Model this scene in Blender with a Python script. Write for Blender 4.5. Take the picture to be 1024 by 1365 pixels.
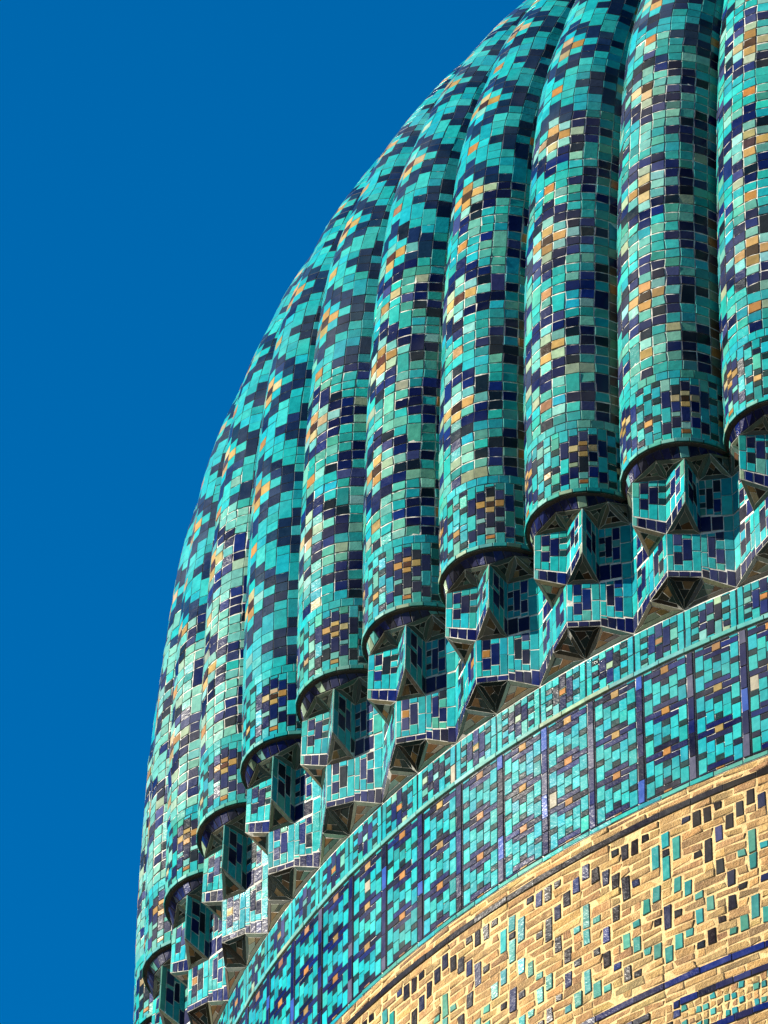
import bpy, math
import numpy as np
from mathutils import Vector, Matrix

# ------------------------------------------------------------------ scene, camera, light
for o in list(bpy.data.objects):
    bpy.data.objects.remove(o, do_unlink=True)
scn = bpy.context.scene
COL = scn.collection
rng = np.random.default_rng(7)

Z0 = 28.11                    # height of the cornice's foot above the ground
CAM = np.array([0.0, -36.3607, 1.6])
PITCH, YAW, ROLL, FPX = 0.73795, -0.16403, 0.00539, 9224.6
cy, sy = math.cos(YAW), math.sin(YAW)
FW = np.array([sy*math.cos(PITCH), cy*math.cos(PITCH), math.sin(PITCH)])
_rt = np.array([cy, -sy, 0.0]); _up = np.cross(_rt, FW)
RT = _rt*math.cos(ROLL) + _up*math.sin(ROLL)
UP = -_rt*math.sin(ROLL) + _up*math.cos(ROLL)
cam = bpy.data.cameras.new('camera')
cam.sensor_fit = 'VERTICAL'; cam.sensor_height = 24.0
cam.lens = 24.0*FPX/1365.0
cam.clip_start = 0.5; cam.clip_end = 6000
camo = bpy.data.objects.new('camera', cam); COL.objects.link(camo)
m = Matrix.Identity(4)
for i in range(3):
    m[i][0] = RT[i]; m[i][1] = UP[i]; m[i][2] = -FW[i]; m[i][3] = CAM[i]
camo.matrix_world = m
scn.camera = camo

SUN_AZ, SUN_EL = math.radians(72), math.radians(29)       # azimuth measured to the left of the camera side
sd = Vector((-math.sin(SUN_AZ)*math.cos(SUN_EL), -math.cos(SUN_AZ)*math.cos(SUN_EL), math.sin(SUN_EL)))
w = bpy.data.worlds.new('World'); scn.world = w; w.use_nodes = True
nt = w.node_tree; nt.nodes.clear()
sky = nt.nodes.new('ShaderNodeTexSky'); sky.sky_type = 'NISHITA'; sky.sun_disc = False
sky.sun_elevation = SUN_EL; sky.sun_rotation = math.pi + SUN_AZ
sky.altitude = 1500; sky.air_density = 1.0; sky.dust_density = 0.0; sky.ozone_density = 6.5
hs = nt.nodes.new('ShaderNodeHueSaturation'); hs.inputs['Saturation'].default_value = 1.25; hs.inputs['Hue'].default_value = .494
bg = nt.nodes.new('ShaderNodeBackground'); bg.inputs['Strength'].default_value = 0.053
wo = nt.nodes.new('ShaderNodeOutputWorld')
nt.links.new(sky.outputs[0], hs.inputs['Color']); nt.links.new(hs.outputs[0], bg.inputs[0]); nt.links.new(bg.outputs[0], wo.inputs[0])
sl = bpy.data.lights.new('sun', 'SUN'); sl.energy = 5.0; sl.angle = math.radians(0.53); sl.color = (1.0, 0.93, 0.80)
so = bpy.data.objects.new('sun', sl); COL.objects.link(so)
so.rotation_mode = 'QUATERNION'; so.rotation_quaternion = sd.to_track_quat('Z', 'Y'); so.location = (-30, -30, 60)
vs = scn.view_settings
vs.view_transform = 'Standard'; vs.look = 'None'; vs.exposure = 1.95; vs.gamma = 1.0; vs.use_curve_mapping = False

# ------------------------------------------------------------------ materials
def newmat(name):
    M = bpy.data.materials.new(name); M.use_nodes = True
    t = M.node_tree; b = t.nodes['Principled BSDF']
    return M, t, b
def nd(t, typ, **kw):
    n = t.nodes.new(typ)
    for k, v in kw.items():
        if k.startswith('i_'):
            n.inputs[k[2:]].default_value = v
        else:
            setattr(n, k, v)
    return n
def noise(t, pos, scale, detail=4, rough=.6):
    n = nd(t, 'ShaderNodeTexNoise'); n.inputs['Scale'].default_value = scale
    n.inputs['Detail'].default_value = detail; n.inputs['Roughness'].default_value = rough
    t.links.new(pos, n.inputs['Vector']); return n.outputs['Fac']
def ramp(t, fac, a, b, ca=(0, 0, 0, 1), cb=(1, 1, 1, 1)):
    r = nd(t, 'ShaderNodeValToRGB'); e = r.color_ramp.elements
    e[0].position = a; e[0].color = ca; e[1].position = b; e[1].color = cb
    t.links.new(fac, r.inputs[0]); return r.outputs[0]
def mixc(t, fac, a, b, typ='MIX'):
    n = nd(t, 'ShaderNodeMix', data_type='RGBA', blend_type=typ)
    for s, v in ((n.inputs[0], fac), (n.inputs[6], a), (n.inputs[7], b)):
        if isinstance(v, (int, float)): s.default_value = v
        elif isinstance(v, tuple): s.default_value = v
        else: t.links.new(v, s)
    return n.outputs[2]
def bump(t, h, strength, dist, b):
    n = nd(t, 'ShaderNodeBump'); n.inputs['Strength'].default_value = strength; n.inputs['Distance'].default_value = dist
    t.links.new(h, n.inputs['Height']); t.links.new(n.outputs[0], b.inputs['Normal']); return n
def mathn(t, op, a, b):
    n = nd(t, 'ShaderNodeMath', operation=op)
    for s, v in ((n.inputs[0], a), (n.inputs[1], b)):
        if isinstance(v, (int, float)): s.default_value = v
        else: t.links.new(v, s)
    return n.outputs[0]

def make_glaze():
    M, t, b = newmat('glazed_tile')
    pos = nd(t, 'ShaderNodeNewGeometry').outputs['Position']
    at = nd(t, 'ShaderNodeAttribute', attribute_name='Col')
    n1 = noise(t, pos, 22, 4); n2 = noise(t, pos, 140, 4, .7); n3 = noise(t, pos, 1.3, 3)
    c = mixc(t, 1.0, at.outputs['Color'], ramp(t, n1, .25, .75, (.72, .75, .78, 1), (1.2, 1.18, 1.16, 1)), 'MULTIPLY')
    # glaze worn through to the pale body in small flecks
    flecks = ramp(t, n2, .72, .76)
    c = mixc(t, flecks, c, (.30, .27, .21, 1))
    # thin film of pale dust in drifts
    dust = mathn(t, 'MULTIPLY', ramp(t, n3, .45, .75), .10)
    c = mixc(t, dust, c, (.24, .23, .19, 1))
    t.links.new(c, b.inputs['Base Color'])
    r = mathn(t, 'ADD', mathn(t, 'MULTIPLY', n1, .20), .10)
    r = mathn(t, 'ADD', r, mathn(t, 'MULTIPLY', flecks, .4))
    inv = mathn(t, 'SUBTRACT', 1.0, at.outputs['Alpha'])
    r = mathn(t, 'ADD', r, mathn(t, 'MULTIPLY', inv, .55))
    t.links.new(r, b.inputs['Roughness'])
    b.inputs['IOR'].default_value = 1.45; b.inputs['Specular IOR Level'].default_value = .06
    hgt = mathn(t, 'ADD', mathn(t, 'MULTIPLY', noise(t, pos, 38, 3), 1.0), mathn(t, 'MULTIPLY', n2, .08))
    bump(t, hgt, .35, .004, b)
    return M
def make_brick(name='fired_brick'):
    M, t, b = newmat(name)
    pos = nd(t, 'ShaderNodeNewGeometry').outputs['Position']
    at = nd(t, 'ShaderNodeAttribute', attribute_name='Col')
    n1 = noise(t, pos, 14, 5, .65); n2 = noise(t, pos, 70, 5, .7); n3 = noise(t, pos, 200, 3, .6)
    c = mixc(t, 1.0, at.outputs['Color'], ramp(t, n1, .3, .72, (.66, .60, .52, 1), (1.3, 1.28, 1.22, 1)), 'MULTIPLY')
    c = mixc(t, ramp(t, n2, .56, .70), c, (.30, .205, .09, 1))
    smear = mathn(t, 'MULTIPLY', ramp(t, noise(t, pos, 7, 6, .75), .54, .66), .65)
    c = mixc(t, smear, c, (.36, .235, .090, 1))
    c = mixc(t, mathn(t, 'MULTIPLY', ramp(t, n3, .62, .7), .7), c, (.09, .055, .025, 1))
    t.links.new(c, b.inputs['Base Color']); b.inputs['Roughness'].default_value = .92
    hgt = mathn(t, 'ADD', mathn(t, 'MULTIPLY', n1, .6), mathn(t, 'MULTIPLY', n2, .8))
    bump(t, hgt, 1.0, .022, b)
    return M
def make_mortar(name, lo, hi, sc=30, bd=.004):
    M, t, b = newmat(name)
    pos = nd(t, 'ShaderNodeNewGeometry').outputs['Position']
    n1 = noise(t, pos, 5, 4); n2 = noise(t, pos, sc, 5, .7)
    c = mixc(t, ramp(t, mathn(t, 'ADD', mathn(t, 'MULTIPLY', n1, .5), mathn(t, 'MULTIPLY', n2, .5)), .36, .62), lo, hi)
    t.links.new(c, b.inputs['Base Color']); b.inputs['Roughness'].default_value = .95
    bump(t, n2, .8, bd, b)
    return M
GLAZE = make_glaze()
BRICK = make_brick()
GROUT = make_mortar('pale_grout', (.13, .12, .095, 1), (.46, .44, .38, 1))
MORTAR = make_mortar('cream_mortar', (.22, .135, .050, 1), (.45, .31, .130, 1), 45, .012)
DARKG = make_mortar('teal_stained_grout', (.02, .08, .075, 1), (.09, .19, .165, 1))
def make_turq():
    M, t, b = newmat('plain_turquoise_tiling')
    pos = nd(t, 'ShaderNodeNewGeometry').outputs['Position']
    n1 = noise(t, pos, 12, 2, .5)
    c = mixc(t, ramp(t, n1, .52, .55), (.03, .34, .32, 1), (.012, .03, .10, 1))
    t.links.new(c, b.inputs['Base Color']); b.inputs['Roughness'].default_value = .3
    return M
TURQ = make_turq()
def make_ground():
    M, t, b = newmat('pale_paving')
    pos = nd(t, 'ShaderNodeNewGeometry').outputs['Position']
    br = nd(t, 'ShaderNodeTexBrick'); br.inputs['Scale'].default_value = .8
    br.inputs['Color1'].default_value = (.080, .068, .048, 1); br.inputs['Color2'].default_value = (.070, .060, .043, 1); br.inputs['Mortar'].default_value = (.06, .05, .04, 1)
    t.links.new(pos, br.inputs['Vector'])
    c = mixc(t, 1.0, br.outputs['Color'], ramp(t, noise(t, pos, .3, 5), .3, .7, (.75, .75, .75, 1), (1.15, 1.15, 1.15, 1)), 'MULTIPLY')
    t.links.new(c, b.inputs['Base Color']); b.inputs['Roughness'].default_value = .9
    return M
def make_farbrick():
    M, t, b = newmat('plain_brickwork')
    pos = nd(t, 'ShaderNodeNewGeometry').outputs['Position']
    sp = nd(t, 'ShaderNodeSeparateXYZ'); t.links.new(pos, sp.inputs[0])
    cb = nd(t, 'ShaderNodeCombineXYZ')
    t.links.new(mathn(t, 'MULTIPLY', mathn(t, 'ARCTAN2', sp.outputs[0], sp.outputs[1]), 7.2), cb.inputs[0]); t.links.new(sp.outputs[2], cb.inputs[1])
    br = nd(t, 'ShaderNodeTexBrick'); br.inputs['Scale'].default_value = 4
    br.inputs['Color1'].default_value = (.24, .155, .06, 1); br.inputs['Color2'].default_value = (.20, .125, .05, 1); br.inputs['Mortar'].default_value = (.34, .26, .14, 1)
    t.links.new(cb.outputs[0], br.inputs['Vector'])
    t.links.new(br.outputs['Color'], b.inputs['Base Color']); b.inputs['Roughness'].default_value = .92
    return M

# ------------------------------------------------------------------ colours of the glazes (base colours)
PAL = {
 'T': [((.020, .46, .44), 5), ((.03, .52, .47), 3), ((.09, .49, .38), 3), ((.015, .42, .50), 2), ((.15, .52, .41), 2), ((.025, .36, .33), 2), ((.26, .62, .50), .8)],
 't': [((.018, .48, .49), 5), ((.012, .43, .49), 3), ((.04, .55, .52), 2)],                     # clean turquoise
 'P': [((.24, .58, .50), 2), ((.14, .52, .46), 3), ((.40, .55, .36), 1)],                                         # pale
 'D': [((.004, .014, .085), 6), ((.007, .011, .048), 3), ((.008, .024, .15), 2), ((.045, .058, .17), 1.3), ((.008, .018, .030), 2)],
 'd': [((.010, .040, .045), 4), ((.012, .055, .055), 2), ((.015, .022, .05), 2)],            # small green-black
 'n': [((.010, .030, .085), 4), ((.012, .040, .090), 2)],                                    # clean navy
 'B': [((.003, .010, .085), 5), ((.004, .018, .14), 2), ((.022, .028, .09), .8), ((.005, .008, .036), 2)],
 'Y': [((.62, .40, .13), 3), ((.58, .45, .22), 2), ((.52, .30, .08), 2)],
 'O': [((.52, .24, .06), 3), ((.50, .32, .10), 2), ((.42, .22, .10), 1)],
 'R': [((.06, .03, .012), 3), ((.11, .035, .015), 2), ((.09, .06, .06), 1)],
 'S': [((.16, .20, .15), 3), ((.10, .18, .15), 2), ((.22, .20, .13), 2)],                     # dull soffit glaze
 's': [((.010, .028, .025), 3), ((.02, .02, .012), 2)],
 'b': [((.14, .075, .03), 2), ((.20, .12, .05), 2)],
 'K': [((.016, .009, .010), 3), ((.012, .010, .018), 2)],                                     # near-black glazed brick
 'C': [((.60, .345, .095), 4), ((.65, .40, .12), 3), ((.53, .285, .075), 2), ((.43, .22, .06), 1.3)],   # fired brick
 'G': [((.06, .36, .31), 3), ((.10, .38, .30), 2), ((.03, .36, .36), 2)],                     # turquoise glazed brick
}
_pk = {k: (np.array([c for c, _ in v]), np.array([x for _, x in v], float)/sum(x for _, x in v)) for k, v in PAL.items()}
def colour(key, var=.13):
    cs, p = _pk[key]
    c = cs[rng.choice(len(cs), p=p)]
    return np.clip((.37 if key in 'C' else .33)*c*(1 + rng.normal(0, var)) * (1 + rng.normal(0, var*.3, 3)), .002, .85)

# ------------------------------------------------------------------ building tiles from polygons
class Batch:
    """polygons (counter-clockwise seen from outside) that become bevelled tiles with recessed joints"""
    def __init__(self): self.p = []
    def add(self, pts, col, gap=.0032, proud=.003, bev=.0022, jit=.0012, tilt=.010, nm='tile', edge=None):
        self.p.append((np.asarray(pts, float), col, gap, proud, bev, jit, tilt, nm, edge))
def tile_arrays(batch):
    """-> list of (verts, faces, colours, name, centre, normal, area), one per polygon"""
    out = [None]*len(batch.p)
    groups = {}
    for i, r in enumerate(batch.p): groups.setdefault(len(r[0]), []).append(i)
    for n, idx in groups.items():
        P = np.stack([batch.p[i][0] for i in idx]); N = len(idx)
        gap = np.array([batch.p[i][2] for i in idx]); pr = np.array([batch.p[i][3] for i in idx]); bv = np.array([batch.p[i][4] for i in idx])
        jt = np.array([batch.p[i][5] for i in idx]); tl = np.array([batch.p[i][6] for i in idx])
        col = np.stack([batch.p[i][1] for i in idx])
        Q = np.roll(P, -1, 1)
        nr = np.cross(P, Q).sum(1)
        area = np.linalg.norm(nr, axis=1)/2
        nr /= np.maximum(np.linalg.norm(nr, axis=1, keepdims=True), 1e-12)
        # true normal from centred points (Newell about the centroid)
        C = P.mean(1, keepdims=True); nr2 = np.cross(P-C, Q-C).sum(1); area = np.linalg.norm(nr2, axis=1)/2
        nr = nr2/np.maximum(np.linalg.norm(nr2, axis=1, keepdims=True), 1e-12)
        en = Q-P; el = np.linalg.norm(en, axis=2); en = en/np.maximum(el, 1e-9)[..., None]
        ep = np.roll(en, 1, 1)
        sn = np.maximum(np.linalg.norm(np.cross(ep, en), axis=2), .25)
        bis = (en-ep)/sn[..., None]
        lim = np.minimum(.16*el.min(1), 1.0)
        g = np.minimum(gap, lim); b2 = np.minimum(bv, lim*.8)
        inpl = rng.normal(0, 1, P.shape)*jt[:, None, None]
        inpl -= (inpl*nr[:, None]).sum(2, keepdims=True)*nr[:, None]
        base = P + bis*g[:, None, None] + inpl
        # random tilt of the face
        tx = rng.normal(0, 1, (N, 3))*tl[:, None]; tx -= (tx*nr).sum(1, keepdims=True)*nr
        lift = ((P-C)*tx[:, None]).sum(2)
        up = nr[:, None]
        dh = (rng.normal(0, .0007, N))[:, None] + pr[:, None] + lift
        r0 = base - up*.008
        r1 = base + up*(dh - b2[:, None]*.8)[..., None]
        r2 = base + bis*b2[:, None, None] + up*dh[..., None]
        V = np.concatenate([r0, r1, r2], 1)
        F = []
        for a in range(n):
            c2 = (a+1) % n
            F += [(a, c2, n+c2, n+a), (n+a, n+c2, 2*n+c2, 2*n+a)]
        F.append(tuple(2*n+a for a in range(n)))
        for q, i in enumerate(idx):
            e = batch.p[i][8]
            ec = col[q]*.55+np.array([.17, .165, .14])*.45 if e is None else e
            cc = np.concatenate([np.tile(np.r_[ec, 0], (n, 1)), np.tile(np.r_[ec*.5+col[q]*.5, .0], (n, 1)), np.tile(np.r_[col[q], 1], (n, 1))])
            out[i] = (V[q], F, cc, batch.p[i][7], C[q, 0], nr[q], area[q])
    return out
def mesh_from(parts, name, mat):
    vs_, fs, cs = [], [], []; off = 0
    for V, F, c, *_ in parts:
        vs_.append(V); cs.append(c); fs += [tuple(i+off for i in f) for f in F]; off += len(V)
    me = bpy.data.meshes.new(name)
    me.from_pydata(np.concatenate(vs_).tolist(), [], fs)
    ca = me.color_attributes.new('Col', 'FLOAT_COLOR', 'POINT')
    c = np.concatenate(cs); ca.data.foreach_set('color', c.astype(np.float32).ravel())
    me.materials.append(mat)
    return me
def link(name, me, parent=None, **props):
    o = bpy.data.objects.new(name, me); COL.objects.link(o)
    if parent: o.parent = parent
    for k, v in props.items(): o[k] = v
    return o
def poly_mesh(name, polys, mats, idx=None):
    vs_, fs = [], []
    for p in polys:
        o = len(vs_); vs_ += [tuple(map(float, q)) for q in p]; fs.append(tuple(range(o, o+len(p))))
    me = bpy.data.meshes.new(name); me.from_pydata(vs_, [], fs)
    for mm in mats: me.materials.append(mm)
    if idx is not None: me.polygons.foreach_set('material_index', idx)
    return me
def rot_left(P, th):          # local frame (looking out along -y) -> turned th to the left
    c, s = math.cos(th), math.sin(th)
    P = np.asarray(P)
    return np.stack([P[..., 0]*c + P[..., 1]*s, -P[..., 0]*s + P[..., 1]*c, P[..., 2]], -1)
def screen_size(C, n, area):
    """projected area in photo pixels, 0 when out of frame or turned away"""
    v = C-CAM; z = v@FW
    x = 512+FPX*(v@RT)/z; y = 682.5-FPX*(v@UP)/z
    f = -(v@n)/np.linalg.norm(v)
    if f < .30 or not (4 < x < 1020 and 4 < y < 1361): return 0.
    return area*f*(FPX/z)**2
SINGLE = []                   # (screen size, kind key, owner index, tile index)
owners = []                   # (object, angle, tiles, mat, field name)
def own(obj, th, batch, mat, field):
    owners.append((obj, th, tile_arrays(batch), mat, field))

# ------------------------------------------------------------------ shape of the dome
R0 = 7.3; DT = 2*math.pi/64; TH_A = 0.45533
KS = list(range(-4, 14))      # ribs whose tiles are built
prof = np.array([(7.555, 1.02), (7.56, 1.8), (7.555, 2.3), (7.535, 3.0), (7.51, 3.5), (7.45, 4.2), (7.385, 4.7), (7.28, 5.15), (7.165, 5.5), (7.03, 5.9),
                 (6.75, 6.5), (6.43, 7.07), (6.05, 7.6), (5.55, 8.2), (4.8, 9.0), (3.7, 10.0), (2.4, 11.0), (1.0, 11.9), (.25, 12.3)])
def catmull(P, n=14):
    out = []
    for i in range(len(P)-1):
        a = P[max(i-1, 0)]; b = P[i]; c = P[i+1]; d = P[min(i+2, len(P)-1)]
        for t in np.linspace(0, 1, n, endpoint=False):
            out.append(.5*((2*b)+(-a+c)*t+(2*a-5*b+4*c-d)*t*t+(-a+3*b-3*c+d)*t**3))
    out.append(P[-1]); return np.array(out)
pc = catmull(prof)
for _ in range(6):
    pc[1:-1] = .25*pc[:-2]+.5*pc[1:-1]+.25*pc[2:]
parc = np.concatenate([[0], np.cumsum(np.linalg.norm(np.diff(pc, axis=0), axis=1))])
ptan = np.gradient(pc, axis=0); ptan /= np.linalg.norm(ptan, axis=1, keepdims=True)
PHI = math.radians(77); RSEC = .366/.7137; DEPTH = .285/7.555
def rib_point(phi, t, off=0.0):
    """surface of one rib in its local frame: phi across the rib, t arc length up the crest"""
    phi = np.asarray(phi, float); t = np.asarray(t, float)
    r = np.interp(t, parc, pc[:, 0]); z = np.interp(t, parc, pc[:, 1])
    tr = np.interp(t, parc, ptan[:, 0]); tz = np.interp(t, parc, ptan[:, 1])
    nr, nz = tz, -tr
    dep = DEPTH*r
    rv = r-dep*nr; zv = z-dep*nz
    Wl = 2*rv*math.tan(DT/2)
    rs = Wl*RSEC
    bul = dep*(np.cos(phi)-math.cos(PHI))/(1-math.cos(PHI))
    lat = Wl/2*np.sin(phi)/math.sin(PHI)
    cn, sn = np.cos(phi), np.sin(phi)
    rad = rv+nr*(bul+off*cn); zz = zv+nz*(bul+off*cn)
    return np.stack([lat+off*sn, -rad, zz], -1)
def zt(z): return float(np.interp(z, pc[:, 1], parc))
def wpos(s, rho, z):          # s in rib widths to the right of the rib's axis
    a = s*DT
    return np.array([(R0+rho)*math.sin(a), -(R0+rho)*math.cos(a), z])

# building root
root = bpy.data.objects.new('mausoleum', None); COL.objects.link(root); root.location = (0, 0, 0)
root['label'] = 'mausoleum with a fluted turquoise tiled dome on a patterned brick drum'
root['category'] = 'building'
class Up: pass
def place(o, th): o.rotation_euler = (0, 0, -th); o.location = (0, 0, Z0)

# --- rib cores (the grout bed under the tiles)
NP = 22
tst = np.concatenate([np.linspace(0, zt(8.4), 60), np.linspace(zt(8.4), parc[-1], 26)[1:]])
phs = np.linspace(-PHI, PHI, NP+1)
TT, PP = np.meshgrid(tst, phs, indexing='ij')
G = rib_point(PP, TT, -.003)
G[:, 0, 0] = rib_point(PP, TT)[:, 0, 0]; G[:, -1, 0] = rib_point(PP, TT)[:, -1, 0]
nrow, ncol = G.shape[:2]
cv = G.reshape(-1, 3).tolist(); cf = []; ci = []
for i in range(nrow-1):
    for j in range(ncol-1):
        cf.append((i*ncol+j, i*ncol+j+1, (i+1)*ncol+j+1, (i+1)*ncol+j)); ci.append(0 if tst[i] < zt(8.39) else 1)
# closing face under the rib's foot
b0 = len(cv); cv.append([0, -(R0-.05), 1.03])
for j in range(ncol-1): cf.append((j+1, j, b0)); ci.append(2)
def rib_core(mats, flat=None):
    me = bpy.data.meshes.new('rib'); me.from_pydata(cv, [], cf)
    for mm in mats: me.materials.append(mm)
    me.polygons.foreach_set('material_index', ci if flat is None else [flat]*len(ci))
    me.polygons.foreach_set('use_smooth', [True]*len(ci))
    return me
LIP_SHADE = make_mortar('lip_shade_mortar', (.012, .012, .012, 1), (.035, .032, .026, 1))  # shade under the rib's lip, put into the mortar colour
core_old = rib_core([GROUT, TURQ, LIP_SHADE]); core_new = rib_core([DARKG, TURQ, LIP_SHADE]); core_far = rib_core([TURQ, TURQ, LIP_SHADE])

# --- pattern of the ribs: 11 columns, repeat of 12 courses, star on the axis
NAVY = {0: (3, 4, 8, 9), 1: (2, 3, 9, 10), 2: (1, 2, 6, 10, 11), 3: (0, 1, 5, 6, 7, 11), 4: (0, 4, 5, 7, 8), 5: (3, 4, 8, 9)}
def field_key(c, row):
    r = row % 12; a = abs(c)
    if a == 0:
        if r == 0: return 'R'
        if r in (1, 11): return 'Y'
        if r == 6: return 'O'
    if a == 1 and r == 0: return 'Y'
    if a == 5 and r == 6: return 'O'
    if r not in NAVY[a] and ((a == 1 and r in (1, 11)) or (a == 0 and r in (2, 10)) or (a == 2 and r == 0)): return 'P'
    return 'D' if r in NAVY[a] else 'T'
RESTORED = {-4: 4.4, -3: 4.4, -2: 4.4, -1: 5.0, 0: 4.55, 1: 4.3, 2: 4.2, 3: 4.1, 4: 3.7, 5: 1.4, 6: 3.6, 7: 3.2, 8: 3.8, 9: 3.4, 10: 3.6, 11: 3.5, 12: 3.5, 13: 3.5}
# columns of the foot band (fractions of its height, top to bottom)
BAND = {
 0: 'T.06 D.16 Y.08 R.09 Y.09 D.25 P.12 O.07 T.08',
 1: 'T.12 D.16 Y.11 D.17 P.08 D.18 T.18',
 2: 'T.20 D.27 T.25 D.18 T.10',
 3: 'd.09 T.18 d.10 T.19 d.10 T.19 d.10 T.05',
 4: 'T.16 d.09 T.25 d.09 Y.10 d.09 T.22'}
BAND = {k: [(x[0], float(x[1:])) for x in v.split()] for k, v in BAND.items()}
ZB0, ZB1, ZB2 = 1.050, 1.535, 1.598      # foot band, stripe, field
ROW = .0782

def build_rib(k):
    B = Batch(); th = TH_A+k*DT
    # lip at the foot, of long thin tiles
    t0, t1 = zt(1.02), zt(ZB0)
    e = np.linspace(-PHI, PHI, 7)
    for i in range(6):
        sub = np.linspace(e[i], e[i+1], 3)
        for j in range(2):
            B.add([rib_point(sub[j], t0), rib_point(sub[j+1], t0), rib_point(sub[j+1], t1), rib_point(sub[j], t1)], colour('P' if rng.random() < .5 else 'T', .08), gap=.0008, proud=.012, jit=.0004, edge=np.array([.006, .010, .012]))  # dark edge colour paints the shadow line under the lip
    # foot band, 17 columns
    e = np.linspace(-PHI, PHI, 18)
    ta, tb = zt(ZB1), zt(ZB0)
    for i in range(17):
        c = i-8
        spec = BAND[{0: 4, 1: 3, 2: 2, 3: 1, 4: 0, 5: 1, 6: 2, 7: 3, 8: 4}[abs(c)]]
        v = 0.0; tot = sum(h for _, h in spec)
        for key, h in spec:
            a = ta+(tb-ta)*v/tot; b = ta+(tb-ta)*(v+h)/tot; v += h
            if key == 'T' and rng.random() < .55: key = 't'
            if key == 'd' and rng.random() < .12: key = 'T'
            q = [rib_point(e[i], b), rib_point(e[i+1], b), rib_point(e[i+1], a), rib_point(e[i], a)]
            B.add(q, colour(key), gap=.0028, jit=.0013, tilt=.02)
    # stripe above it
    t0, t1 = zt(ZB1), zt(ZB2)
    e = np.linspace(-PHI, PHI, 8) + np.r_[0, rng.normal(0, .03, 6), 0]
    for i in range(7):
        sub = np.linspace(e[i], e[i+1], 3); cc = colour('T' if rng.random() < .5 else 't', .08)
        for j in range(2):
            B.add([rib_point(sub[j], t0), rib_point(sub[j+1], t0), rib_point(sub[j+1], t1), rib_point(sub[j], t1)], cc, gap=.0012, jit=.0006)
    # the field
    n = int((zt(8.35)-zt(ZB2))/ROW)
    e = np.linspace(-PHI, PHI, 12)
    jr = rng.normal(0, .0022, (n+1, 12)) + np.cumsum(rng.normal(0, .0008, (n+1, 1)), 0)
    jc = rng.normal(0, .006, (n+1, 12)); jc[:, 0] = 0; jc[:, -1] = 0
    zr = RESTORED[k]
    tr = zt(zr)
    keys = [[field_key(c-5, r-2+6) for c in range(11)] for r in range(n)]
    done = np.zeros((n, 11), bool)
    tone = rng.normal(0, .05)
    for r in range(n):
        tm = zt(ZB2)+(r+.5)*ROW
        for c in range(11):
            if done[r, c]: continue
            key = keys[r][c]
            new = tm > tr+rng.normal(0, .12)
            r2, c2 = r+1, c+1
            if key in 'TD':
                x = rng.random()
                if new and x < .30 and r+1 < n and keys[r+1][c] == key and not done[r+1, c]: r2 = r+2
                elif not new and x < .06 and r+1 < n and keys[r+1][c] == key and not done[r+1, c]: r2 = r+2
                elif x > .90 and c < 10 and keys[r][c+1] == key and not done[r, c+1]: c2 = c+2
            done[r:r2, c:c2] = True
            if new and key in 'TP': col = colour('t', .09)
            elif new and key == 'D': col = colour('n', .2)
            else:
                col = colour(key, .16)
                if key in 'YO' and rng.random() < .2: col = colour('P', .1)
                if key == 'T' and rng.random() < .04: col = colour('Y', .1)*.5+colour('P')*.5
                if key == 'D' and rng.random() < .05: col = colour('T')
                if k >= 6 and key == 'T': col = col*.50+np.array([.10, .21, .165])*.5
            if abs(c-5) == 5 and k in (1, 2, 0) and tm < zt(2.9) and c > 5: col = col*.38+np.array([.10, .062, .02])*.62*(rng.random()*.6+.6)   # rust-coloured wash marks
            T = lambda rr, cc: zt(ZB2)+rr*ROW+jr[rr, cc]
            q = [(r, c), (r, c2), (r2, c2), (r2, c)]
            pts = [rib_point(e[b]+jc[a, b], T(a, b)) for a, b in q]
            if c2-c == 2:
                pts = None
                mid = (c+c2)//2
                for ca, cb in ((c, mid), (mid, c2)):
                    B.add([rib_point(e[b]+jc[a, b], T(a, b)) for a, b in ((r, ca), (r, cb), (r2, cb), (r2, ca))], col, gap=.0006, proud=.003, jit=.0004, tilt=.004)
            else:
                B.add(pts, col, gap=(.0014 if new else (.0046 if k >= 6 else .0036)), proud=.003, jit=(.0006 if new else .0014), tilt=(.012 if new else .026))
    o = link('rib', core_new if k == 5 else core_old, root); place(o, th)
    own(o, th, B, GLAZE, 'tile_field')
for k in KS: build_rib(k)
for k in range(64):
    kk = k if k < 46 else k-64
    if kk in KS: continue
    o = link('rib', core_far, root); place(o, TH_A+kk*DT)
# finial drum at the dome's tip
fin_polys = []
for j in range(24):
    a, b = 2*math.pi*j/24, 2*math.pi*(j+1)/24
    for (ra, za), (rb, zb) in (((.34, 12.2), (.34, 12.4)), ((.34, 12.4), (.12, 12.5)), ((.12, 12.5), (.05, 13.4)), ((.05, 13.4), (.2, 13.6)), ((.2, 13.6), (.0, 13.9))):
        fin_polys.append([(ra*math.cos(a), ra*math.sin(a), za), (ra*math.cos(b), ra*math.sin(b), za), (rb*math.cos(b)+1e-4, rb*math.sin(b), zb), (rb*math.cos(a), rb*math.sin(a), zb)])
place(link('finial', poly_mesh('finial', fin_polys, [TURQ]), root), 0)

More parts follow.
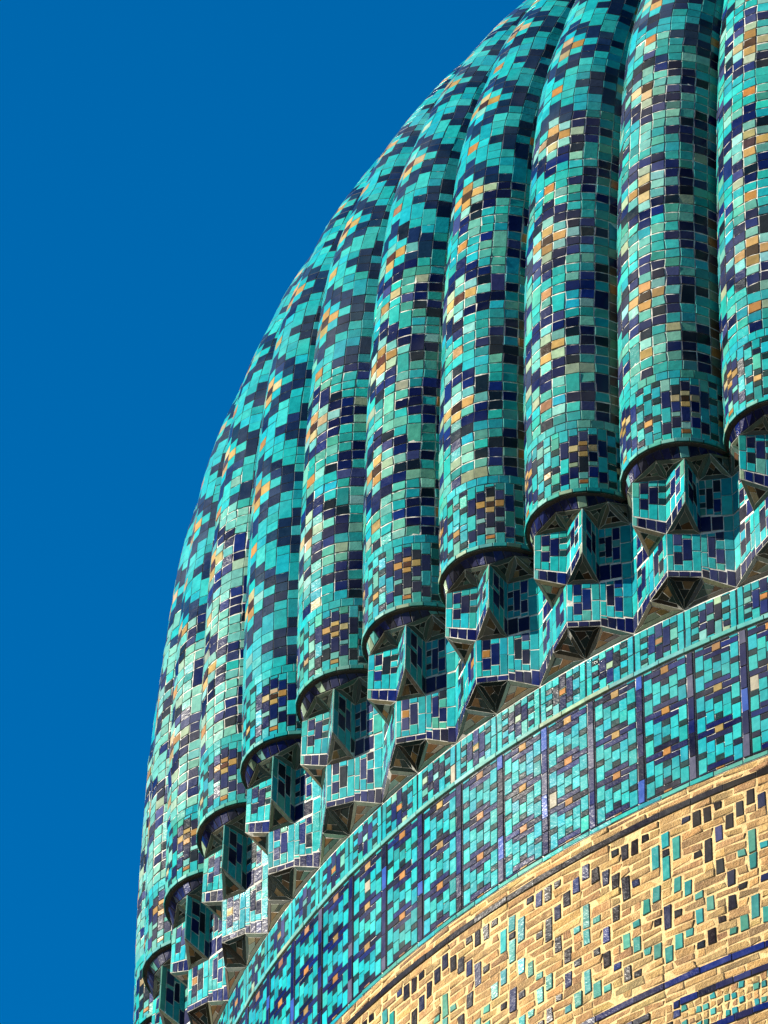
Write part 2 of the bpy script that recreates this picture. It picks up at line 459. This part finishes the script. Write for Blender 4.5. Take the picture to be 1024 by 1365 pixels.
# ------------------------------------------------------------------ cornice of prismatic cells under the ribs
V1b, V1t, Vt, AP, D1 = (0, .10, .14), (0, .10, .47), (0, .082, .915), (0, .188, .985), (0, -.065, .0)
def sd_(p, g): return (p[0]*g, p[1], p[2])
V2b, V2t, V2p = (.25, .015, .105), (.25, .015, .44), (.25, .015, .86)
V3b, V3m, V3p = (.5, -.065, .0), (.5, -.065, .44), (.5, -.065, .86)
Fb, Ft = (.25, .178, .575), (.25, .170, .92)
XX, YY = (.40, .06, .99), (.5, -.045, 1.0)
def lerp(a, b, t): return a+(b-a)*t
def wall_tiles(B, quad, cols, mirror=False, gap=.0022):
    """quad: BL BR TR TL in space; cols: [(u0,u1,[(key,v0,v1)...])], v from top to bottom"""
    BL, BR, TR, TL = [np.asarray(p) for p in quad]
    def at(u, v):
        return lerp(lerp(TL, TR, u), lerp(BL, BR, u), v)
    for u0, u1, segs in cols:
        if mirror: u0, u1 = 1-u1, 1-u0
        for key, v0, v1 in segs:
            B.add([at(u0, v1), at(u1, v1), at(u1, v0), at(u0, v0)], colour(key), gap=gap, jit=.001, tilt=.014, nm='cornice_tile')
def colspec(txt, fill='t', v0=0., v1=1.):
    """'D.1-.4 d.5-.6' -> segments with the gaps filled"""
    out = []; v = v0
    for x in txt.split():
        key = x[0]; a, b = [float(y) for y in x[1:].split('-')]
        if a-v > .012: out.append((fill if rng.random() < .75 else 'T', v, a))
        out.append((key, a, b)); v = b
    if v1-v > .012: out.append((fill if rng.random() < .75 else 'T', v, v1))
    return out
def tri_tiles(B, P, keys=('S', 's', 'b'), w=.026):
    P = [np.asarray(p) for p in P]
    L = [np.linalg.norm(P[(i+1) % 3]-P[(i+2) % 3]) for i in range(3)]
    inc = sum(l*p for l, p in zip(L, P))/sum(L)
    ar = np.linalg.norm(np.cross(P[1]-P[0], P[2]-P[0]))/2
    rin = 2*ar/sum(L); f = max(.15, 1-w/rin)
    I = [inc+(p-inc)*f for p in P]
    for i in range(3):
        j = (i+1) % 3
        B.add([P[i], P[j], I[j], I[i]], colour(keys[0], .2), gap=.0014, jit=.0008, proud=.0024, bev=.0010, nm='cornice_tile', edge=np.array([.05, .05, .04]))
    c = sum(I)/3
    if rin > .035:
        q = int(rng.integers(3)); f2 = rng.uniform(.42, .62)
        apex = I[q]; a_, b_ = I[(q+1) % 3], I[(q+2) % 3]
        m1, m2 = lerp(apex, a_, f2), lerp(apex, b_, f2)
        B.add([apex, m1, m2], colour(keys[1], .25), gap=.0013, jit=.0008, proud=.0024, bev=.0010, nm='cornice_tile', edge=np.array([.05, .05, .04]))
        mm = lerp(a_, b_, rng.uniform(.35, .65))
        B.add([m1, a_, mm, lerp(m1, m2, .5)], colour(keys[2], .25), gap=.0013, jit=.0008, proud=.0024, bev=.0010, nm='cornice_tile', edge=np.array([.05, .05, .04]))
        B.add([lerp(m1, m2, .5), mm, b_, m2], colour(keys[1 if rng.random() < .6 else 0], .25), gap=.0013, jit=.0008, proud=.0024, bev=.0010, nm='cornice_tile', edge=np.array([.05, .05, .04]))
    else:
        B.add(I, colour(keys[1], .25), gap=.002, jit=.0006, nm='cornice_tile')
def cell_faces():
    f = []
    for g in (1, -1):
        def Q(*pts):
            p = [wpos(*sd_(x, g)) for x in pts]
            return p if g == 1 else p[::-1]
        f += [Q(V1b, V2b, V2t, V1t), Q(V1t, V2t, Fb), Q(V1t, Fb, Ft, Vt), Q(Fb, V2t, V2p, Ft), Q(V2b, V3b, V3m, V2t), Q(V2t, V3m, V3p, V2p),
              Q(D1, V2b, V1b), Q(D1, V3b, V2b), Q(Vt, Ft, AP), Q(Ft, V2p, XX), Q(V2p, V3p, XX), Q(V3p, YY, XX)]
    return f
cell_mesh = poly_mesh('cornice_cell', cell_faces(), [GROUT])
# ring under the foot of the rib
def ring_inner(s):
    xs = [-.5, -.40, -.25, 0, .25, .40, .5]
    return np.interp(s, xs, [YY[1], XX[1], Ft[1], AP[1], Ft[1], XX[1], YY[1]]), np.interp(s, xs, [YY[2], XX[2], Ft[2], AP[2], Ft[2], XX[2], YY[2]])
def rib_foot(phi):
    p = rib_point(phi, 0.0, -.022)
    return np.array([p[0], p[1], 1.012])
def build_cell(k):
    B = Batch(); th = TH_A+k*DT
    for g in (1, -1):
        mir = g == -1
        def Q(*pts):
            p = [wpos(*sd_(x, g)) for x in pts]
            if len(p) == 4 and mir: return [p[1], p[0], p[3], p[2]]
            return p if not mir else p[::-1]
        gold = rng.random() < .35
        vt = .86
        # lower wall beside the ridge
        wall_tiles(B, Q(V1b, V2b, V2t, V1t), [
            (0, .19, [('t', 0, .5), ('t', .5, .87)]),
            (.19, .46, colspec(('D0-.25 O.25-.43 D.43-.72' if gold else 'D0-.27 D.44-.72'), v1=.87)),
            (.46, .74, colspec('D.12-.62', v1=.87)),
            (.74, 1, [('t', 0, .40), ('t', .40, .87)]),
            (0, .33, [('B', .88, 1)]), (.33, .66, [('B', .88, 1)]), (.66, 1, [('B', .88, 1)])], mir)
        # lower wall running into the hollow; its blue foot row grows downwards
        wall_tiles(B, Q(V2b, V3b, V3m, V2t), [
            (0, .20, [('t', 0, .42), ('t', .42, .75)]),
            (.20, .44, colspec('D.08-.52', v1=.76)),
            (.44, .70, colspec('D0-.16 D.34-.62', v1=.75)),
            (.70, 1, [('t', 0, .35), ('t', .35, .72)]),
            (0, .22, [('B', .82, 1)]), (0, .22, [('t', .755, .815)]), (.22, .48, [('B', .77, 1)]), (.48, .74, [('B', .76, 1)]), (.74, 1, [('B', .73, 1)])], mir)
        # upper wall inside the hollow
        wall_tiles(B, Q(V2t, V3m, V3p, V2p), [
            (0, .20, colspec('d.16-.28 d.42-.52', v1=.66)),
            (.20, .42, colspec('D.16-.55', v1=.66)),
            (.42, .66, colspec('D.02-.25 D.38-.62', v1=.68)),
            (.66, 1, [('t', 0, .33), ('t', .33, .70)]),
            (0, .34, [('B', .68, .97)]), (.34, .70, [('B', .70, .96)]), (.70, 1, [('t', .72, 1)])], mir)
        # two faces of the bracket
        wall_tiles(B, Q(V1t, Fb, Ft, Vt), [
            (.78, 1, [('T', 0, .35), ('t', .35, .78)]),
            (.52, .78, colspec('D.04-.27 D.38-.60', v1=.78)),
            (.24, .52, colspec('D.13-.48', v1=.78)),
            (0, .24, colspec('d.13-.24 d.36-.48', v1=.78)),
            (0, .3, [('B', .79, 1)]), (.3, .6, [('B', .79, 1)]), (.6, .85, [('B', .79, 1)]), (.85, 1, [('P', .79, 1)])], mir)
        wall_tiles(B, Q(Fb, V2t, V2p, Ft), [
            (0, .24, [('T', 0, .45), ('T', .45, 1)]),
            (.24, .56, colspec('D.06-.34 D.42-.72')),
            (.56, .80, colspec('D.2-.6')),
            (.80, 1, colspec('B.7-1'))], mir)
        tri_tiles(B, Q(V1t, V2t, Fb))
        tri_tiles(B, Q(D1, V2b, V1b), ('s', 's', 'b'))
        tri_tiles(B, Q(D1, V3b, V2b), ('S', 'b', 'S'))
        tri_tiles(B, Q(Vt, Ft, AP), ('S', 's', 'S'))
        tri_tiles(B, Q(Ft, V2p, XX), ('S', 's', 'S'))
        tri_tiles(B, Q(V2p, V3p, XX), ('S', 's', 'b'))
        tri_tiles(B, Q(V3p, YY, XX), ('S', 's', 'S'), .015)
    e = np.linspace(-PHI*.97, PHI*.97, 17)
    for i in range(16):
        q = []
        for ph in (e[i], e[i+1]):
            o_ = rib_foot(ph); s = math.atan2(o_[0], -o_[1])/DT
            rr, zz = ring_inner(s); q.append((o_, wpos(s, rr, zz)))
        B.add([q[0][1], q[1][1], q[1][0], q[0][0]], colour('B' if rng.random() < .85 else 'P'), gap=.0025, jit=.001, nm='cornice_tile')
    o = link('cornice_cell', cell_mesh, root); place(o, th)
    own(o, th, B, GLAZE, 'cornice_tile_field')
for k in KS: build_cell(k)

# ------------------------------------------------------------------ drum: small frieze, tall panels, brickwork
RHO = -.065
def patch(s0, s1, z0, z1, rho, n=4):
    ps = []
    for i in range(n):
        a, b = lerp(s0, s1, i/n), lerp(s0, s1, (i+1)/n)
        ps.append([wpos(a, rho, z0), wpos(b, rho, z0), wpos(b, rho, z1), wpos(a, rho, z1)])
    return ps
panel_mesh = poly_mesh('drum_panel', patch(0, .5, -1.332, 0.0, RHO-.003), [GROUT])
def rect(B, s0, s1, za, zb, key, rho=RHO, **kw):
    if isinstance(key, str) and rng.random() < .006 and abs(s1-s0) < .1: key = np.array([.19, .17, .125])
    B.add([wpos(s0, rho, zb), wpos(s1, rho, zb), wpos(s1, rho, za), wpos(s0, rho, za)], colour(key) if isinstance(key, str) else key, nm='panel_tile', **kw)
def build_panel(j):            # j counts half ribs; panel runs to the right of its separator
    B = Batch(); th = TH_A+j*DT/2
    FB = {'N': ['d.12-.26 d.43-.57 d.76-.9', 'D.20-.52 D.53-.72', 'D.08-.38 P.38-.55 D.55-.92', 'D.2-.62', 'd.05-.2 d.38-.53 d.72-.87'],
          'O': ['d.2-.34 d.5-.64 d.78-.9', 'D.22-.72', 'D0-.38 O.40-.56 D.58-.95', 'D.18-.70 B.70-.85', 'd.18-.32 d.62-.76']}['O' if j % 2 else 'N']
    U = lambda u: .5*u
    za, zb = -.012, -.298
    # frieze field
    for a, b in ((.015, .13), (.87, .99)):
        for v0, v1 in ((0, .5), (.5, 1)):
            rect(B, U(a), U(b), lerp(za, zb, v0), lerp(za, zb, v1), 't', gap=.002)
    for i, spec in enumerate(FB):
        a, b = .13+.148*i, .13+.148*(i+1)
        for key, v0, v1 in colspec(spec):
            rect(B, U(a), U(b), lerp(za, zb, v0), lerp(za, zb, v1), 'P' if key == 'T' and rng.random() < .4 else key, gap=.0024, jit=.0014, tilt=.012)
    # ledge between frieze and panel
    for a, b in ((0, .5), (.5, 1)):
        rect(B, U(a), U(b), -.300, -.335, 'P', gap=.0015, proud=.014)
    # blue bar with a painted shade strip beside it
    zz = -.345; L = [.12, .2, .2, .2, .2, .2]; rng.shuffle(L)
    bot = -1.295
    L = np.array(L); L = L/L.sum()*(-.345-bot)
    for h in L:
        c = colour('B')
        if rng.random() < .2: c = np.array([.015, .04, .16])
        if rng.random() < .15: c = np.array([.04, .04, .065])
        rect(B, U(.015), U(.145), zz, zz-h, c, gap=.002, proud=.006); zz -= h
    gap_shade = np.array([.004, .006, .010])  # near-black strips stand in for the shade in the narrow gaps
    rect(B, U(.150), U(.173), -.345, bot, gap_shade, gap=.0003, proud=.0012, jit=0, tilt=0, edge=gap_shade)
    rect(B, U(-.008), U(.008), za, zb, gap_shade, gap=.0003, proud=.0012, jit=0, tilt=0, edge=gap_shade)
    # field of the tall panel: five columns, repeat of .31 m with a golden square
    u0, wd = .178, (1-.178)/5
    cu = [u0+wd*i for i in range(6)]
    top, bt = -.345, -1.295
    per = .307; zc0 = -.385
    def seg(c0, c1, a, b, key, **kw):
        a = min(a, top); b = max(b, bt)
        if a-b > .006: rect(B, U(cu[c0]), U(cu[c1]), a, b, key, gap=.0018, jit=.0012, tilt=.006, **kw)
    for m_ in range(-1, 4):
        zc = zc0-per*m_
        Zf = lambda f: zc-per*f
        seg(0, 2, Zf(-.07), Zf(.07), 'B'); seg(3, 5, Zf(-.07), Zf(.07), 'B'); seg(2, 3, Zf(-.085), Zf(.085), 'O')
        seg(1, 4, Zf(.085), Zf(.22), 'B'); seg(1, 4, Zf(.78), Zf(.915), 'B')
        for c in (0, 4):
            seg(c, c+1, Zf(.07), Zf(.43), 't'); seg(c, c+1, Zf(.43), Zf(.57), 'd'); seg(c, c+1, Zf(.57), Zf(.93), 't')
        for c in (1, 3):
            seg(c, c+1, Zf(.22), Zf(.5), 't'); seg(c, c+1, Zf(.5), Zf(.78), 't')
            seg(c, c+1, Zf(.07), Zf(.085), 't'); seg(c, c+1, Zf(.915), Zf(.93), 't')
        seg(2, 3, Zf(.22), Zf(.37), 'd'); seg(2, 3, Zf(.37), Zf(.63), 't'); seg(2, 3, Zf(.63), Zf(.78), 'd')
    for a, b in ((0, .45), (.45, 1)):
        rect(B, U(a), U(b), -1.297, -1.330, 'T', gap=.0015, proud=.002)
    o = link('drum_panel', panel_mesh, root); place(o, th)
    own(o, th, B, GLAZE, 'panel_tile_field')
for j in range(-8, 28): build_panel(j)

# brickwork field, in segments of one pattern repeat (16 columns)
NREP = 40; CA = 2*math.pi/NREP; CW = 1/16.0
HROW = .0585; ZL1 = -1.465
PATS = {0: 'G2-4 k4-5 G5-8 K11-14 G16-18', 1: 'G3-6 G8-10 k12-13 G15-17', 2: 'k1-2 G9-11 g15-16', 3: 'K1-3 k6-7 g11-12 G13-15 k17-18', 4: 'K1-3 K5-8 G12-14 K16-18',
        5: 'k1-2 K4-6 K8-10 k15-16', 6: 'K3-5 K10-12 K13-15 g17-18', 7: 'K2-4 g8-9 k12-13 G16-18', 8: 'K1-3 G6-9 G9-11 G14-17'}
PATS = {c: [(x[0], *[int(y) for y in x[1:].split('-')]) for x in v.split()] for c, v in PATS.items()}
def bpos(u, rho, z):
    a = u*CA
    return np.array([(R0+rho)*math.sin(a), -(R0+rho)*math.cos(a), z])
BRHO = -.068
def bbrick(B, u0, u1, za, zb, key, nm, **kw):
    n = 1
    B.add([bpos(u0, BRHO, zb), bpos(u1, BRHO, zb), bpos(u1, BRHO, za), bpos(u0, BRHO, za)], colour(key, .16), nm=nm, **kw)
wp = []
for i in range(16):
    wp.append([bpos(i/16, BRHO-.003, -3.75), bpos((i+1)/16, BRHO-.003, -3.75), bpos((i+1)/16, BRHO-.003, -1.332), bpos(i/16, BRHO-.003, -1.332)])
brick_mesh = poly_mesh('brick_wall', wp, [MORTAR])
# angle at which a pattern repeat starts: a three-stem turquoise figure stands at photo x 887, y 1120
def pixel_theta(x, y, r):
    v = FW+RT*(x-512)/FPX-UP*(y-682.5)/FPX
    a = v[0]**2+v[1]**2; b = 2*(CAM[0]*v[0]+CAM[1]*v[1]); c = CAM[0]**2+CAM[1]**2-r*r
    t = (-b-math.sqrt(b*b-4*a*c))/(2*a); P = CAM+t*v
    return math.atan2(-P[0], -P[1])
TH_B = pixel_theta(887.5, 1135, R0+BRHO)
def build_bricks(j):
    Bb, Bg = Batch(), Batch()
    th = TH_B+j*CA+CA*.5/16     # local u runs to the right from here; column 0 spans 0..1/16
    kw = dict(gap=.0045, proud=.0010, bev=.005, jit=.0055, tilt=.035)
    kg = dict(gap=.0062, proud=.0035, bev=.003, jit=.0026, tilt=.012)
    # cream course and dark line
    for z_a, z_b in ((-1.335, -1.376), (-1.376, -1.416)):
        u = 0.0
        while u < 1-.01:
            L = rng.uniform(.12, .24); u2 = min(1, u+L)
            if 1-u2 < .07: u2 = 1
            bbrick(Bb, u, u2, z_a, z_b, 'C', 'brick', **kw); u = u2
    for z_a, z_b, segs, ky in ((-1.418, -1.463, [(0, .38), (.38, .76), (.76, 1)], 'K'), (ZL1-20*HROW-.008, ZL1-20*HROW-.056, [(0, .21), (.21, .58), (.58, .82), (.82, 1)], 'B')):
        for a, b in segs:
            n = max(1, int((b-a)*6)); cc = colour(ky, .2)
            for i in range(n):
                u0, u1 = lerp(a, b, i/n), lerp(a, b, (i+1)/n)
                Bg.add([bpos(u0, BRHO, z_b), bpos(u1, BRHO, z_b), bpos(u1, BRHO, z_a), bpos(u0, BRHO, z_a)], cc, nm='glazed_brick', gap=.001, proud=.006, jit=.0012, tilt=.01)
    occ = np.zeros((20, 16), bool)
    for c in range(16):
        cc = c if c <= 8 else 16-c
        for key, r0, r1 in PATS[cc]:
            occ[r0:r1, c] = True
            kk = {'K': 'K', 'k': 'K', 'G': 'G', 'g': 'G'}[key]
            if kk == 'K' and rng.random() < .3: kk = 'D'
            u0, u1 = c/16+.004, (c+1)/16-.004
            bbrick(Bg, u0, u1, ZL1-r0*HROW, ZL1-r1*HROW, kk, 'glazed_brick', **kg)
    for r in range(20):
        c = 0
        while c < 16:
            if occ[r, c]: c += 1; continue
            e = c
            while e < 16 and not occ[r, e]: e += 1
            p = c
            while p < e:
                n = min(e-p, int(rng.choice([1, 2, 2, 2, 3])))
                if e-p-n == 1 and rng.random() < .6: n = min(n+1, e-p)
                j0 = rng.uniform(-.012, .012) if p > c else 0
                bbrick(Bb, p/16+j0, (p+n)/16, ZL1-r*HROW, ZL1-(r+1)*HROW, 'C', 'brick', **kw); p += n
            c = e
    # below the second line: brick course, framed strip of turquoise squares, more brick
    z = ZL1-20*HROW-.058
    rows = [(z, z-.055), (z-.055, z-.108)]
    fr0, fr1 = 1.45/16, 14.55/16
    zf = z-.110
    for a, b in rows:
        u = 0.
        while u < .99:
            u2 = min(1, u+rng.uniform(.12, .24)); u2 = 1 if 1-u2 < .06 else u2
            bbrick(Bb, u, u2, a, b, 'C', 'brick', **kw); u = u2
    nn = 8
    for za, zb in ((zf, zf-.048), (zf-.262, zf-.31)):
        for i in range(nn):
            bbrick(Bg, lerp(fr0, fr1, i/nn), lerp(fr0, fr1, (i+1)/nn), za, zb, 'B', 'glazed_brick', gap=.002, proud=.006, jit=.001, tilt=.02)
    for r in range(4):
        za, zb = zf-.05-.053*r, zf-.05-.053*(r+1)
        ncol_ = 20
        for i in range(ncol_):
            u0, u1 = lerp(fr0, fr1, i/ncol_), lerp(fr0, fr1, (i+1)/ncol_)
            if (i+2*r) % 4 in (0, 1) and (i+r) % 2 == 0 or (i % 4 == 2 and r % 2 == 1):
                bbrick(Bg, u0, u1, za, zb, 'G', 'glazed_brick', **kg)
            else: bbrick(Bb, u0, u1, za, zb, 'C', 'brick', **kw)
    for a, b, lo in ((0, fr0, 1), (fr1, 1, 0)):
        for r in range(5):
            za, zb = zf-.062*r, zf-.062*(r+1)
            mid = lerp(a, b, .5)
            if r in (0, 1) and lo: bbrick(Bg, mid, b, za, zb, 'D', 'glazed_brick', **kg); bbrick(Bb, a, mid, za, zb, 'C', 'brick', **kw)
            elif r in (2, 3) and lo: bbrick(Bg, a, mid, za, zb, 'K', 'glazed_brick', **kg); bbrick(Bb, mid, b, za, zb, 'C', 'brick', **kw)
            else: bbrick(Bb, a, b, za, zb, 'C', 'brick', **kw)
    for r in range(6):
        za = zf-.312-.062*r; u = 0.
        while u < .99:
            u2 = min(1, u+rng.uniform(.1, .2)); u2 = 1 if 1-u2 < .06 else u2
            bbrick(Bb, u, u2, za, za-.062, 'C', 'brick', **kw); u = u2
    o = link('brick_wall', brick_mesh, root); place(o, th)
    own(o, th, Bb, BRICK, 'brick_field'); own(o, th, Bg, GLAZE, 'glazed_brick_field')
for j in range(-3, 8): build_bricks(j)

# plain rest of the drum and the building below the picture
FARB = make_farbrick()
def tube(n, segs):
    ps = []
    for j in range(n):
        a, b = 2*math.pi*j/n, 2*math.pi*(j+1)/n
        for (ra, za), (rb, zb) in segs:
            ps.append([(ra*math.cos(a), ra*math.sin(a), za), (ra*math.cos(b), ra*math.sin(b), za), (rb*math.cos(b), rb*math.sin(b), zb), (rb*math.cos(a), rb*math.sin(a), zb)])
    return ps
link('drum_shaft', poly_mesh('drum_shaft', tube(128, [((7.21, 12.0), (7.21, Z0+.3)), ((7.21, Z0+.3), (6.6, Z0+.9))]), [FARB]), root)
link('base_block', poly_mesh('base_block', tube(8, [((10.6, 0), (10.6, 11.6)), ((10.9, 11.6), (10.9, 12.0)), ((10.9, 12.0), (6.0, 12.05)), ((10.6, 11.6), (10.9, 11.6))]), [FARB]), root)

# ------------------------------------------------------------------ the pieces that show largest are objects, the rest one field per owner
LIM = {'rib': 300, 'cornice_cell': 300, 'drum_panel': 300, 'brick_wall': 300}
cand = {}
for oi, (obj, th, tiles, mat, field) in enumerate(owners):
    for ti, tl_ in enumerate(tiles):
        C = rot_left(tl_[4], th)+np.array([0, 0, Z0]); n = rot_left(tl_[5], th)
        s = screen_size(C, n, tl_[6])
        if s > 0: cand.setdefault((field), []).append((s, oi, ti))
chosen = set()
for field, L in cand.items():
    L.sort(reverse=True)
    for s, oi, ti in L[:300]: chosen.add((oi, ti))
for oi, (obj, th, tiles, mat, field) in enumerate(owners):
    rest = []
    for ti, tl_ in enumerate(tiles):
        if (oi, ti) in chosen:
            nm = tl_[3]
            link(nm, mesh_from([tl_], nm, mat), obj)
        else: rest.append(tl_)
    if rest: link(field, mesh_from(rest, field, mat), obj, kind='stuff')

# ------------------------------------------------------------------ ground
gm = bpy.data.meshes.new('ground'); S = 3000
gm.from_pydata([(-S, -S, 0), (S, -S, 0), (S, S, 0), (-S, S, 0)], [], [(0, 1, 2, 3)]); gm.materials.append(make_ground())
link('ground', gm, None, kind='structure')
